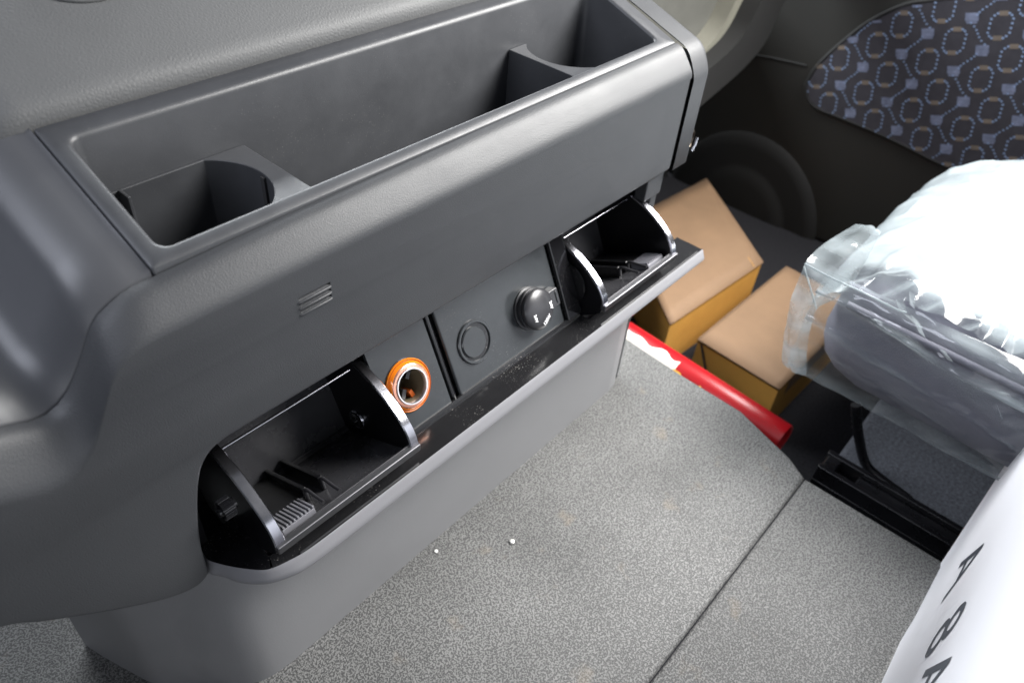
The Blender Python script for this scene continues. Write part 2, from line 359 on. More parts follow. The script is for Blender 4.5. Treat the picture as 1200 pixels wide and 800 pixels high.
# pockets behind the vent slots
for s in slots:
    base = len(vs); vs += [Vector((a, YF, b)) for a, b in s] + [Vector((a, YF + .006, b + .003)) for a, b in s]
    fs += [(base + i, base + (i + 1) % 4, base + 4 + (i + 1) % 4, base + 4 + i) for i in range(4)] + [(base + 4, base + 5, base + 6, base + 7)]
fp = mesh('front_panel', vs, fs, MT['fascia'], con, smooth=True, sharp=28)
for k in range(3):
    zc = .3793 - k * .0048
    tube('vent_slat', [(.1990, YF + .0004, zc - .0002), (.2000, YF - .0004, zc), (.2225, YF - .0004, zc + .0002), (.2235, YF + .0004, zc)], .0009, MT['fascia'], fp, seg=8)
# end cap at the far end
def sweep_cap(name, x0, x1, rr, m, parent):
    pf = [(.500, .479), (.46, .4655), (.40, .4455), (YS, .4262), (.3385, .4246), (.3340, .4220), (.3300, .4180), (.3262, .4120), (.3230, .4060), (.3207, .4005), (YF - .0004, .3960), (YF - .0004, .36), (YF - .0004, .302), (.3225, .2995), (.3380, .2990)]
    rings = []
    for k in range(-1, 9):
        a = math.pi / 2 * max(k, 0) / 8; x = x0 if k < 0 else x1 - rr + rr * math.sin(a); d = rr * (1 - math.cos(a)); ring = []
        for i, (y, z) in enumerate(pf):
            j0, j1 = pf[max(i - 1, 0)], pf[min(i + 1, len(pf) - 1)]; t = Vector((j1[0] - j0[0], j1[1] - j0[1])).normalized()
            nn = Vector((-t.y, t.x)); ring.append(Vector((x, y + nn.x * -d * -1, z + nn.y * d)))
        rings.append(ring)
    rings.append([Vector((x1, v.y + .006, v.z - .006)) for v in rings[-1]])
    return loft(name, rings, m, parent, sharp=50), pf
cap, pf = sweep_cap('end_cap', .6530, .688, .012, MT['fascia'], con)
box('cap_filler', (.652, .335, .30), (.684, .47, .41), MT['cut'], con)
# seam inlay on the cap top and the latch on its side
inl = smooth_path([at(790, 6, z=.455), at(800, 20, z=.445), at(804, 34, z=.436), at(797, 48, z=.428)], 8)
lt = at(803, 170, y=YF)
lo = lathe('latch', [(.0115, -.002), (.0115, .0012), (.0100, .0022), (.0085, .0022), (.0075, -.001), (.0001, -.001)], (.683, YF + .004, .3245), (.25, -1, 0), MT['darkmetal'], cap, seg=32)
tube('latch_spring', [(.684, YF - .001, .3135), (.6875, YF - .0015, .3190), (.6885, YF - .0015, .3270)], .0016, MT['chrome'], lo, seg=8)
# tray
TS = .35
def zt(y): return .426 + TS * (y - YS)
def ring_t(x0, x1, y0, y1, r, dz, up=0): return [Vector((x, y, zt(y) + dz)) for x, y in rrect(x0, x1, y0, y1, r)]
ox0, ox1, oy0, oy1 = .1415, .6300, .3545, .4400
rg = [ring_t(.1300, .6478, .3442, .4530, .0015, -.008), ring_t(.1300, .6478, .3442, .4530, .0015, -.0008), ring_t(.1306, .6472, .3448, .4524, .0015, 0),
      ring_t(ox0 - .0030, ox1 + .0030, oy0 - .0030, oy1 + .0030, .0085, 0), ring_t(ox0 - .0016, ox1 + .0016, oy0 - .0016, oy1 + .0016, .0080, -.0004),
      ring_t(ox0 - .0005, ox1 + .0005, oy0 - .0005, oy1 + .0005, .0075, -.0014), ring_t(ox0, ox1, oy0, oy1, .0070, -.0030)]
def ring_b(ins, z): return [Vector((x, y, z)) for x, y in rrect(ox0 + ins, ox1 - ins, oy0 + ins, oy1 - ins, .0070)]
rg.append(ring_b(.0035, .345))
tray = loft('storage_tray', rg, MT['tray'], con, close=True, capb=True, sharp=60)
def cup_block(name, poly, z0=.345, z1=.421, b=.0012):
    return prism(name, poly, lambda p: Vector((p[0], p[1], z1)), lambda p: Vector((p[0], p[1], z0)), MT['tray'], tray, bevel=b)
cxc, cyc, cr = .1900, .4000, .0450
arcL = []
for k in range(25):
    a = R(57 - 122 * k / 24); arcL.append((cxc + cr * math.cos(a) , cyc + cr * math.sin(a)))
arcL = [p for p in arcL if p[1] > .357 and p[1] < .4355]
cup_block('cup_holder', [(.2478, .3555), (.2478, .4380), (.1440, .4380), (.1440, .4362), (arcL[0][0] - .001, .4362)] + arcL + [(arcL[-1][0] - .002, .3555)], b=.0007)
cxr, cyr, crr = .5700, .4040, .0430
arcR = []
for k in range(25):
    a = R(118 + 124 * k / 24); arcR.append((cxr + crr * math.cos(a), cyr + crr * math.sin(a)))
arcR = [p for p in arcR if p[1] > .358 and p[1] < .4355]
cup_block('cup_holder', [(.5200, .3555), (.5200, .4380)] [::-1] + [(.5205, .3560)][:0] + [(arcR[-1][0] + .004, .3555)] + arcR[::-1] + [(arcR[0][0] + .004, .4380)], b=.0007) if False else \
cup_block('cup_holder', [(.5200, .4380), (.5200, .3555), (arcR[-1][0] + .003, .3555)] + arcR[::-1] + [(arcR[0][0] + .004, .4380)], b=.0007)
box('rib', (.1585, .4245, .35), (.1605, .4362, .4215), MT['tray'], tray, bevel=.0005)
a = R(-5); box('rib', (cxc + cr - .0022, cyc - .006, .35), (cxc + cr + .001, cyc - .002, .4195), MT['cut'], tray)
# lower panel
ch = [(.0257, .4635), (.0309, .4433), (.0395, .4155), (.0486, .3897), (.062, .3745), (.0782, .3584), (.094, .340), (.1105, .3265), (.135, .3205), (.20, .3200), (.40, .3200), (.60, .3200), (.628, .3205), (.642, .3245), (.6495, .334), (.652, .350), (.652, .60)]
chs = [Vector((p.x, p.y)) for p in smooth_path([(a, b, 0) for a, b in ch], 4)]
rings = []
for z, d in ((-.004, 0), (.02, 0), (.08, .0004), (.14, .001), (.186, .0015)):
    ring = []
    for i, p in enumerate(chs):
        t = (chs[min(i + 1, len(chs) - 1)] - chs[max(i - 1, 0)]).normalized(); q = p + Vector((-t.y, t.x)) * d; ring.append(Vector((q.x, q.y, z)))
    rings.append(ring)
k0 = next(i for i, p in enumerate(chs) if p.x > .10)
loft('lower_panel', rings, MT['lower'], con, sharp=60)
loft('lower_panel', [[Vector((p.x, p.y + .018, z)) for p in chs[:k0 - 3]] for z in (.180, .35)], MT['cut'], con)
# end pillar beside the far ashtray, and the dark cavity of the recess
box('end_pillar', (.6210, .3270, .2730), (.6515, .34, .3062), MT['fascia'], con, bevel=.0015)
box('end_pillar', (.6395, .3300, .190), (.6515, .46, .306), MT['fascia'], con, bevel=.0015)
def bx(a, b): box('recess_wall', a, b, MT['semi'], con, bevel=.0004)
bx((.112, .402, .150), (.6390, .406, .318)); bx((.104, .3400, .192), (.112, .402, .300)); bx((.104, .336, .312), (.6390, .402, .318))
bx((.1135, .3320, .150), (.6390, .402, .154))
# socket panel between the ashtrays
W0 = Vector((0, .345, .273)); WN = Vector((0, -.894, .447)).normalized(); WD = Vector((0, -.447, -.894)).normalized(); XV = Vector((1, 0, 0))
def wp(px, py, h=0): return hit(px, py, W0 + WN * h, WN)
def wfr(v): return W0 + XV * v.x - WD * v.y + WN * v.z     # local: x along, y up the wall, z out
hc = wp(478, 451); hx, hy = hc.x, (hc - W0).dot(-WD)
hole = [Vector((hx + .0162 * math.cos(2 * math.pi * k / 40), hy + .0162 * math.sin(2 * math.pi * k / 40), 0)) for k in range(40)]
rect = [Vector((a_, b_, 0)) for a_, b_ in ((.2660, -.0775), (.3268, -.0775), (.3268, .036), (.2660, .036))]
tr_ = geometry.tessellate_polygon([rect, hole]); al = rect + hole; nv = len(al)
vs = [wfr(v) for v in al] + [wfr(v + Vector((0, 0, -.004))) for v in al]
fs = [tuple(t) for t in tr_] + [tuple(i + nv for i in t) for t in tr_] + [(i, (i + 1) % 4, nv + (i + 1) % 4, nv + i) for i in range(4)] + [(4 + i, 4 + (i + 1) % 40, nv + 4 + (i + 1) % 40, nv + 4 + i) for i in range(40)]
sp = mesh('socket_panel', vs, fs, MT['wall'], con)
sp2 = box('socket_panel', (.3385, -.0775, -.004), (.4830, .036, 0), MT['wall'], con, frame=wfr); bev(sp2, .0025, 3)
box('panel_groove', (.3258, -.079, -.012), (.340, .036, -.0062), MT['gloss'], con, frame=wfr)
tube('panel_groove', [wfr(Vector((.3330, .036, -.0045))), wfr(Vector((.3330, -.0775, -.0045)))], .0028, MT['gloss'], con, seg=12)
box('black_housing', (.4838, -.0775, -.004), (.5048, .036, .0045), MT['gloss'], con, bevel=.0015, frame=wfr)
box('panel_skirt', (.2660, -.084, -.002), (.5045, -.076, .0012), MT['floorgloss'], con, frame=wfr)
# lid
def lipz(pts, z, tail): return smooth_path([Vector((p.x, p.y, 0)) for p in [at(*q, z=z) for q in pts]] + [Vector((x, y, 0)) for x, y in tail], 5)
lid_in = lipz([(234, 640), (242.5, 654), (258, 660), (280, 664.5), (305, 667), (320, 664.5)], .2015, [(.142, .2855), (.152, .2837), (.166, .2830), (.19, .2830), (.23, .2830), (.30, .2830), (.42, .2830), (.60, .2830), (.6990, .2830)])
lid_out = lipz([(236, 655), (244, 670), (260.5, 674), (280, 681), (304, 683), (322, 680.5)], .1905, [(.142, .2800), (.152, .2785), (.166, .2777), (.19, .2775), (.23, .2775), (.30, .2775), (.42, .2775), (.60, .2775), (.6975, .2775)])
def lz(L, z, t=0): return [Vector((p.x, p.y, z)) for p in L]
rl = [lz(lid_in, .1990), lz(lid_in, .2010)]
for k in range(1, 6): rl.append([Vector((a.x + (b.x - a.x) * k / 5, a.y + (b.y - a.y) * k / 5, .2015 - .0095 * (k / 5) ** 1.1)) for a, b in zip(lid_in, lid_out)])
rl += [lz(lid_out, .1895), [Vector((p.x, p.y + .0018, .1880)) for p in lid_out], [Vector((p.x, max(p.y + .0018, .335), .1870)) for p in lid_out]]
lid = loft('lid', rl, MT['lip'], con, sharp=32)
loft('lid_shadow_strip', [[Vector((p.x + .0003, p.y + .0012, .1884)) for p in lid_out], [Vector((p.x + .0010, p.y + .0024, .1850)) for p in lid_out]], MT['gloss'], lid)  # dark strip standing in for the shadow line under the lip
mesh('lid_end', [(.6990, .2830, .2015), (.6975, .2775, .1915), (.6975, .2775, .1895), (.6975, .3165, .1870), (.6985, .3165, .2000), (.699, .2830, .2000)], [(0, 1, 2, 3, 4, 5)], MT['cut'], lid)
fl = [(p.x - .0005, p.y - .0004) for p in lid_in] + [(.6985, .3185), (.6385, .3185), (.6385, .2975), (.5055, .2975), (.5055, .3165), (.2655, .3165), (.2655, .2975), (.128, .2975)]
fl = [(p.x, p.y) for p in lid_in[25:]] + [(.6985, .3165), (.6420, .3165), (.6420, .2985), (.5060, .2985), (.5060, .3165), (.2655, .3165), (.2655, .2985), (.1340, .2985)]
prism('lid_inner_face', fl, lambda p: Vector((p[0], p[1], .2004)), lambda p: Vector((p[0], p[1], .1875)), MT['floorgloss'], lid)
prism('lid_inner_face', [(p.x, p.y) for p in lid_in[:25]] + [(.1340, .2985), (.1340, .345)], lambda p: Vector((p[0], p[1], .2004)), lambda p: Vector((p[0], p[1], .1875)), MT['gloss'], lid)
for xa_, xb_ in ((.150, .2640), (.507, .6900)):
    box('lid_rib', (xa_, .2840, .2000), (xb_, .2855, .2018), MT['cap'], lid, bevel=.0005)
# ------------------------------------------------------------------ ashtrays
ARC = [Vector((0, y, z)) for y, z in ((.3560, .2700), (.3507, .2698), (.3425, .2680), (.3341, .2654), (.3260, .2624), (.3179, .2585), (.3096, .2537), (.3014, .2478), (.2955, .2430), (.2905, .2370), (.2872, .2305), (.2852, .2231))]
ARC = smooth_path(ARC, 3)
AF = Vector((0, .2875, .2195)); AC = Vector((0, .3650, .1820)); E1 = (AC - AF).normalized(); E2 = Vector((0, -E1.z, E1.y))
def afr(v): return Vector((v.x, 0, 0)) + AF + E1 * v.y + E2 * v.z       # local: x along, y back along the bottom, z up
def ashtray(xa, xb, sgn, lab):
    body_v, parts = [], None
    lo_pts = [Vector((0, .2875, .2150)), Vector((0, .3120, .1960)), Vector((0, .3650, .1740)), Vector((0, .3800, .1800)), Vector((0, .3930, .2100)), Vector((0, .3900, .2480)), Vector((0, .3700, .2650))]
    side = [(p.y, p.z) for p in ARC] + [(p.y, p.z) for p in lo_pts]
    root = None
    def plate(x0, x1):
        return prism('side_plate', side, lambda p: Vector((x0, p[0], p[1])), lambda p: Vector((x1, p[0], p[1])), MT['deep'], root)
    # bowl: bottom, back wall and front lip in one loft
    x0, x1 = xa + .0065, xb - .0065
    pfb = [(.2868, .2285), (.2880, .2225), (.2905, .2200), (.3000, .2140), (.3560, .1865), (.3625, .1842), (.3665, .1858), (.3700, .1925), (.3880, .2285), (.3880, .2520), (.3840, .2600)]
    rings = [[Vector((x, y, z)) for y, z in pfb] for x in (x0, x1)]
    outer = [[Vector((x, y + (.002 if i > 4 else .0), z - .0025)) for i, (y, z) in enumerate(pfb)] for x in (x0, x1)]
    root = loft('ashtray', rings, MT['bowl'], con, sharp=40)
    root['label'] = lab
    plate(xa, xa + .0075); plate(xb - .0075, xb)
    for q0, q1 in ((xa - .0003, xa + .0078), (xb - .0078, xb + .0003)):
        # chrome edge band over the curved arm
        rr = []
        A = ARC[4:]
        for i, p in enumerate(A):
            t = (A[min(i + 1, len(A) - 1)] - A[max(i - 1, 0)]).normalized(); nn = Vector((0, t.z, -t.y)); 
            if nn.z < 0: nn = -nn
            ring = [Vector((q0, 0, 0)) + p - nn * .0012, Vector((q0, 0, 0)) + p + nn * .0002, Vector((q0 + .0008, 0, 0)) + p + nn * .0010, Vector((q1 - .0008, 0, 0)) + p + nn * .0010, Vector((q1, 0, 0)) + p + nn * .0002, Vector((q1, 0, 0)) + p - nn * .0012]
            rr.append(ring)
        loft('chrome_trim', rr, MT['chrome'], root, close=True, capa=True, capb=True, sharp=40)
    for q in (x0, x1): tube('bowl_edge', [Vector((q, y, z)) for y, z in ((.3840, .2590), (.3878, .2500), (.3872, .2290), (.3690, .1925), (.3650, .1868))], .0007, MT['cap'], root, seg=6)
    tube('bowl_edge', [(x0, .3650, .1868), (x1, .3650, .1868)], .0006, MT['cap'], root, seg=6)
    b = box('chrome_trim', (xa - .0002, .2822, .2190), (xb + .0002, .2886, .2262), MT['rim'], root, bevel=.0011)
    g = .6 if sgn > 0 else 0
    pb = Vector((0, .3500, .2758)); 
    tube('back_rim', [(x0 + .001, .3500, .2652), (x1 - .004, .3500, .2652)], .0011, MT['chrome'], root, seg=8)
    # inner fittings, mirrored by sgn
    def X(u): return xa + .0075 + u if sgn > 0 else xb - .0075 - u
    def xbox(nm, u0, u1, s0, s1, h0, h1, m, bv=.0006): 
        a, c = sorted((X(u0), X(u1))); return box(nm, (a, s0, h0), (c, s1, h1), m, root, bevel=bv, frame=afr)
    xbox('rest_plate', .002, .041, .027, .085, 0, .0060, MT['semi'])
    gp = xbox('stub_grip', .0035, .0310, .0045, .0270, 0, .0062, MT['grip'])
    for k in range(9):
        u = .0047 + k * .0031; a, c = sorted((X(u), X(u + .0017)))
        box('ridge', (a, .0050, .006), (c, .0265, .0082), MT['grip'], gp, bevel=.0004, frame=afr)
    for u in (.0375, .0520):
        c0 = X(u); n = 7
        pts = [afr(Vector((c0, .0015, .0075))), afr(Vector((c0, .0100, .0092))), afr(Vector((c0, .0200, .0120))), afr(Vector((c0, .0245, .0105))), afr(Vector((c0, .0260, .0020)))]
        tube('rest_bar', smooth_path(pts, 4), .0014, MT['cap'], root, seg=8)
        a, c = sorted((c0 - .0018, c0 + .0018)); box('rest_wall', (a, .026, 0), (c, .084, .0125), MT['gloss'], root, bevel=.0008, frame=afr)
    if sgn > 0:
        c = at(420, 491, x=x1 - .0012)
        kb = lathe('knob', [(.0092, 0), (.0092, .0012), (.0086, .0020), (.0074, .0020), (.0066, .0006)], c, (-1, 0, 0), MT['chrome'], root, seg=36, ring=True)
        lathe('knob_centre', [(.0066, .0002), (.0064, .0022), (.0045, .0034), (.0018, .0030), (.0012, .0045), (.0001, .0050)], c, (-1, 0, 0), MT['gloss'], kb, seg=30)
    return root
ashtray(.1340, .2640, 1, 'open black ashtray with chrome rim at the near end of the recess')
ashtray(.5060, .6360, -1, 'open black ashtray with chrome rim at the far end of the recess')
# toothed damper wheel left of the near ashtray
gc = Vector((.1215, .3165, .2520)); seg = 22; pr = []
for k in range(seg * 4):
    a = 2 * math.pi * k / (seg * 4); r_ = .0075 if k % 4 in (0, 1) else .0066; pr.append((r_ * math.cos(a), r_ * math.sin(a)))
gw = prism('damper_wheel', pr, lambda p: gc + Vector((-.004, p[0], p[1])), lambda p: gc + Vector((.004, p[0], p[1])), MT['gloss'], con)
lathe('wheel_hub', [(.0040, -.0060), (.0040, .0065), (.0001, .0065)], gc, (1, 0, 0), MT['gloss'], gw, seg=20)
# disc of the far ashtray's spring seen from the sockets
lathe('damper_disc', [(.0230, 0), (.0230, .0010), (.0215, .0020), (.0205, .0004), (.0001, .0004)], (.5050, .330, .2300), (-1, 0, 0), MT['gloss'], con, seg=40)
# ------------------------------------------------------------------ sockets on the panel
c = wp(478, 451)
sk = lathe('power_socket', [(.0222, 0), (.0224, .0016), (.0216, .0026), (.0210, .0014), (.0200, .0032), (.0188, .0044), (.0178, .0040), (.0168, .0048), (.0160, .0050), (.0156, .0046), (.0155, .0)], c, WN, MT['amber'], con, seg=56, ring=True)
lathe('amber_groove', [(.0215, .0018), (.0211, .0026), (.0207, .0024), (.0204, .0018)], c, WN, MT['amberdark'], sk, seg=56, ring=True)
lathe('pink_collar', [(.0186, .0044), (.0180, .0050), (.0168, .0054), (.0156, .0054), (.0154, .0040)], c, WN, MT['copper'], sk, seg=56, ring=True)
lathe('steel_ring', [(.0156, .0040), (.0155, .0060), (.0151, .0067), (.0141, .0067), (.0138, .0060), (.0137, .0030)], c, WN, MT['whitering'], sk, seg=56, ring=True)
lathe('bore', [(.0138, .0034), (.0136, .0010), (.0133, -.026), (.0001, -.026)], c, WN, MT['brass'], sk, seg=40, ring=True)
up = (WD * -1)
for a, l in ((40, .0085), (165, .006), (215, .009), (300, .005)):
    d = up * math.cos(R(a)) + XV * math.sin(R(a)); s = WN.cross(d)
    b0 = c + d * .0132 - WN * .004
    vs = [b0 + s * u * .0018 + d * v + WN * h for u in (-1, 1) for v in (0, -l) for h in (-.010, .001)]
    mesh('contact', vs, [(0, 1, 3, 2), (4, 6, 7, 5), (0, 4, 5, 1), (2, 3, 7, 6), (0, 2, 6, 4), (1, 5, 7, 3)], MT['amberdark'] if a in (165, 300) else MT['semi'], sk)
lathe('centre_pin', [(.0030, -.030), (.0030, -.014), (.0001, -.014)], c, WN, MT['darkmetal'], sk, seg=16)
c = wp(556, 400)
bp_ = lathe('blank_plug', [(.0198, -.001), (.0198, .0012), (.0190, .0020), (.0172, .0020), (.0166, .0010), (.0166, -.0030), (.0144, -.0030)], c, WN, MT['wall'], con, seg=56, ring=True)
lathe('plug_gap', [(.0168, .0006), (.0001, .0006)], c, WN, MT['gloss'], bp_, seg=56, ring=True)
lathe('plug_centre', [(.0140, -.0005), (.0140, .0014), (.0130, .0024), (.0001, .0024)], c - XV * .0019 - WD * .0004, WN, MT['wall'], bp_, seg=56)
c = wp(620, 361); 
capo = lathe('socket_cap', [(.0205, 0), (.0205, .0020), (.0186, .0026), (.0184, .0052), (.0195, .0058), (.0196, .0078), (.0182, .0082), (.0182, .0095)], c, WN, MT['cap'], con, seg=56)
dome = [(.0182, .0090), (.0193, .0098), (.0194, .0122)] + [(.0190 * math.cos(R(t)), .0122 + .0056 * math.sin(R(t))) for t in (8, 20, 35, 50, 65, 78)] + [(.0001, .0178)]
lathe('dome', dome, c, WN, MT['cap'], capo, seg=56, sharp=60)
tb = c + XV * .0225 + WN * .0110
def tfr(v): return tb + XV * v.x - WD * v.y + WN * v.z
box('hinge_tab', (-.005, -.0085, -.0100), (.0075, .0085, .0008), MT['cap'], capo, bevel=.0010, frame=tfr)
box('hinge_tab', (.0030, -.0060, .0008), (.0045, .0060, .0018), MT['wall'], capo, bevel=.0004, frame=tfr)
def text(name, body, size, origin, xdir, ydir, m, parent, align='CENTER', extr=.0, bold=0):
    cu = bpy.data.curves.new(name, 'FONT'); cu.body = body; cu.size = size; cu.align_x = align; cu.align_y = 'CENTER'; cu.extrude = extr; cu.offset = bold; cu.resolution_u = 3
    o = bpy.data.objects.new(name, cu); sc.collection.objects.link(o); bpy.context.view_layer.update()
    me = bpy.data.meshes.new_from_object(o.evaluated_get(bpy.context.evaluated_depsgraph_get())); bpy.data.objects.remove(o)
    xd, yd = Vector(xdir).normalized(), Vector(ydir).normalized(); yd = (yd - xd * yd.dot(xd)).normalized(); zd = xd.cross(yd)
    mm = Matrix((xd, yd, zd)).transposed().to_4x4(); mm.translation = origin; me.transform(mm); me.materials.clear(); me.materials.append(m)
    return link(bpy.data.objects.new(name, me), parent)
for body, ang in (('24V', 250), ('24V', 95), ('120W', 170)):
    d = up * math.cos(R(ang)) + XV * math.sin(R(ang)); s = d.cross(WN)
    if body == '120W': s, dd = -s, -d
    else: dd = d
    r_ = .0118; h_ = .0122 + .0056 * math.sqrt(max(0, 1 - (r_ / .019) ** 2)) + .0007
    tx, ty = (XV, up)
    if body == '24V': tx, ty = (WD, XV) if ang > 180 else (WD, XV)
    else: tx, ty = (XV * .9 + up * .45), (up * .9 - XV * .45)
    text('print', body, .0047, c + d * r_ + WN * h_, tx, ty, MT['ink'], capo, bold=.00012)
adopt(con)
# ------------------------------------------------------------------ dashboard pieces
dash = thing('dashboard', 'grey dashboard above and left of the storage tray, grained padded top over smooth lower trim', 'dashboard', (.1, .6, .3))
Tl = [p for p in T if p.x < .1305]
Tl = [Vector((.1292, YS, T[0].z - .0015))] + [Vector((p.x, p.y, p.z + .0002)) for p in Tl]
rings = []
for i, yy in enumerate([YS + .0015, YS + .0022, .38, .42, .46, .52, .60, .75]):
    rings.append([Vector((p.x, yy, p.z + TS * (yy - YS) - (.004 if i == 0 else 0))) for p in Tl])
loft('side_trim', rings, MT['side'], dash, sharp=70)
pd = []
for i, (y, z) in enumerate([(.4560, .440), (.4560, .4660), (.4570, .4712), (.4600, .4752), (.4650, .4790), (.50, .5010), (.54, .5235), (.58, .5430), (.64, .567), (.80, .62)]):
    ring = []
    for x, dn in ((.096, .20), (.098, .05), (.103, .020), (.110, .0075), (.119, .0015), (.130, 0), (.20, 0), (.35, 0), (.60, 0), (1.0, 0)):
        ring.append(Vector((x, y + dn * .2, z - dn)))
    pd.append(ring)
pad = loft('padded_top', pd, MT['pad'], dash, sharp=80)
def padz(y): 
    P = [(.4650, .4790), (.50, .5010), (.54, .5235), (.58, .5430), (.64, .567), (.80, .62)]
    for a, b in zip(P, P[1:]):
        if y <= b[0]: return a[1] + (b[1] - a[1]) * (y - a[0]) / (b[0] - a[0])
    return .6
e0 = hit(116, -7, (0, .58, .543), (0, -.43, .9)); 
lp = []
for k in range(40):
    a = 2 * math.pi * k / 40; x, y = e0.x + .034 * math.cos(a), e0.y + .022 + .022 * math.sin(a); lp.append(Vector((x, y, padz(y) + .0005)))
tube('oval_lip', lp, .0022, MT['pad'], dash, seg=10, closed=True)
mesh('oval_insert', [Vector((p.x, p.y, p.z + .0008)) for p in lp], [tuple(range(40))], MT['side'], dash)
sw = at(8, 468, y=.40)
so = prism('switch_bezel', rrect(-.008, .0085, -.016, .012, .004), lambda p: sw + Vector((p[0], p[1], p[1] * TS + .004)), lambda p: sw + Vector((p[0], p[1], p[1] * TS - .006)), MT['lip'], dash, bevel=.0015)
prism('switch_face', rrect(-.0045, .005, -.011, .008, .003), lambda p: sw + Vector((p[0], p[1], p[1] * TS + .0046)), lambda p: sw + Vector((p[0], p[1], p[1] * TS - .002)), MT['side'], so)
box('dash_shade_block', (-.70, .352, .300), (.020, .52, .336), MT['cut'], dash)  # unseen block added to keep light off the left of the mat
box('firewall_shade_block', (-.70, .92, .0), (.60, .95, .40), MT['cut'], dash)  # unseen wall placed to stop low windscreen light reaching the left mat
adopt(dash)
# far lower dash trim beyond the console
far = thing('glovebox_trim', 'curved grey and beige lower dash trim with black rubber edge, beyond the far end of the console', 'dash trim', (1.1, .85, .2))
YT = .56
def band(name, inner, outer, y0, m, th=.03):
    inner, outer = smooth_path([at(*p, y=y0) for p in inner], 6), smooth_path([at(*p, y=y0) for p in outer], 6)
    D = Vector((0, th, 0)); rr = [[p + D for p in outer], outer, inner, [p + D for p in inner]]
    o = loft(name, rr, m, far, sharp=40); return o
band('grey_panel', [(730, -40), (735, 30), (745, 90), (760, 150)], [(905, -80), (868, -12), (840, 42), (790, 110)], YT + .03, MT['greytrim'])
band('beige_band', [(905, -80), (869, -12), (846, 34), (822, 62), (790, 88)], [(945, -80), (899, -8), (873, 40), (850, 66), (800, 105)], YT, MT['beige'])
band('rubber_edge', [(945, -80), (898, -8), (872, 40), (848, 67), (800, 105)], [(975, -80), (922, -2), (900, 45), (872, 80), (815, 130)], YT - .03, MT['doordark'], th=.06)
box('lower_trim_panel', (.72, .74, -.2), (1.49, .76, .28), MT['doordark'], far)
adopt(far)
# ------------------------------------------------------------------ door
DX = 1.5
door = thing('door_panel', 'dark door trim with patterned fabric insert and round speaker, behind the wrapped seat', 'door panel', (DX, .2, -.2))
def D(px, py, dx=0): return at(px, py, x=DX + dx)
box('door_board', (DX, -1.2, -.2), (DX + .05, 1.3, .75), MT['door'], door, bevel=.01)
ins_px = [(945, 100), (958, 78), (985, 52), (1020, 25), (1060, 6), (1095, 0), (1150, -6), (1230, -14), (1330, -20), (1330, 120), (1230, 230), (1150, 225), (1120, 200), (1088, 184), (1040, 160), (990, 139), (960, 127), (948, 116)]
ins = [D(*p) for p in ins_px]; ic = sum(ins, Vector()) / len(ins)
n = len(ins)
ring1 = [Vector((DX - .0005, p.y, p.z)) for p in ins]
ring2 = [Vector((DX - .006, ic.y + (p.y - ic.y) * .985, ic.z + (p.z - ic.z) * .985)) for p in ins]
insert = loft('fabric_insert', [ring1, ring2], MT['fabric'], door, close=True, capb=True, smooth=False)
poly2 = [(p.y, p.z) for p in ring2]
def inside(y, z):
    c_ = False
    for i in range(len(poly2)):
        (x1, y1), (x2, y2) = poly2[i - 1], poly2[i]
        if (y1 > z) != (y2 > z) and y < (x2 - x1) * (z - y1) / (y2 - y1) + x1: c_ = not c_
    return c_
def zp(u, v): return D(940 + u / 4.21, v / 4.21)
P0 = zp(375, 220); c1 = zp(497 + 0, 260) - P0; c1 = c1 * 2; c2 = zp(545, 540) - P0; q0 = zp(425, 365) - P0
ux = (zp(430, 220) - P0) * .86; uy = (zp(375, 280) - P0) * .90       # half loop width / height
dots, lav, tan = [], [], []
def quad(lst, c_, hu, hv, xo):
    if inside(c_.y, c_.z):
        lst.append([Vector((xo, (c_ + hu * a + hv * b).y, (c_ + hu * a + hv * b).z)) for a, b in ((-1, -1), (1, -1), (1, 1), (-1, 1))])
shear = ux * .10
for i in range(-9, 12):
    for j in range(-9, 12):
        for q in (Vector(), q0):
            ctr = P0 + c1 * i + c2 * j + q
            # loop: octagon sides of dots, tan patches at top and bottom
            for sgn in (-1, 1):
                side_pts = [(sgn * .50, -1.0), (sgn * .74, -.84), (sgn * .95, -.56), (sgn * .95, -.19), (sgn * .95, .19), (sgn * .95, .56), (sgn * .74, .84), (sgn * .50, 1.0)]
                for (a, b), (a2, b2) in zip(side_pts, side_pts):
                    for k in range(1):
                        u, v = a, b
                        p = ctr + ux * (u - v * .22) + uy * v; quad(dots, p, ux * .095, uy * .075, DX - .0068)
            for v in (-1, 1): quad(tan, ctr + uy * v - ux * .22 * v, ux * .40, uy * .20, DX - .0064)
            blk = ctr + c1 * .5
            for k, (dv, hh) in enumerate(((-.22, .15), (.12, .18), (.42, .10))): quad(lav, blk + uy * dv, ux * (.60 if k < 2 else .48), uy * hh, DX - .0064)
            if q.length == 0: st, en = blk - ux * .05 + uy * .45, blk + q0 + ux * .20 - uy * .45
            else: st, en = blk - ux * .50 + uy * .35, blk - q0 + c2 - c1 + ux * .50 - uy * .20
            for k in range(7):
                t = k / 6; quad(dots, st.lerp(en, t) + ux * .10 * math.sin(2 * math.pi * t), ux * .09, uy * .06, DX - .0068)
def quads2(name, lst, m):
    me = bpy.data.meshes.new(name); me.from_pydata([tuple(v) for q in lst for v in q], [], [tuple(range(4 * i, 4 * i + 4)) for i in range(len(lst))]); me.materials.append(m)
    o = link(bpy.data.objects.new(name, me), insert); o['kind'] = 'stuff'; return o
quads2('stitch_dots', dots, MT['dot']); quads2('lavender_weave', lav, MT['lav']); quads2('tan_weave', tan, MT['tan'])
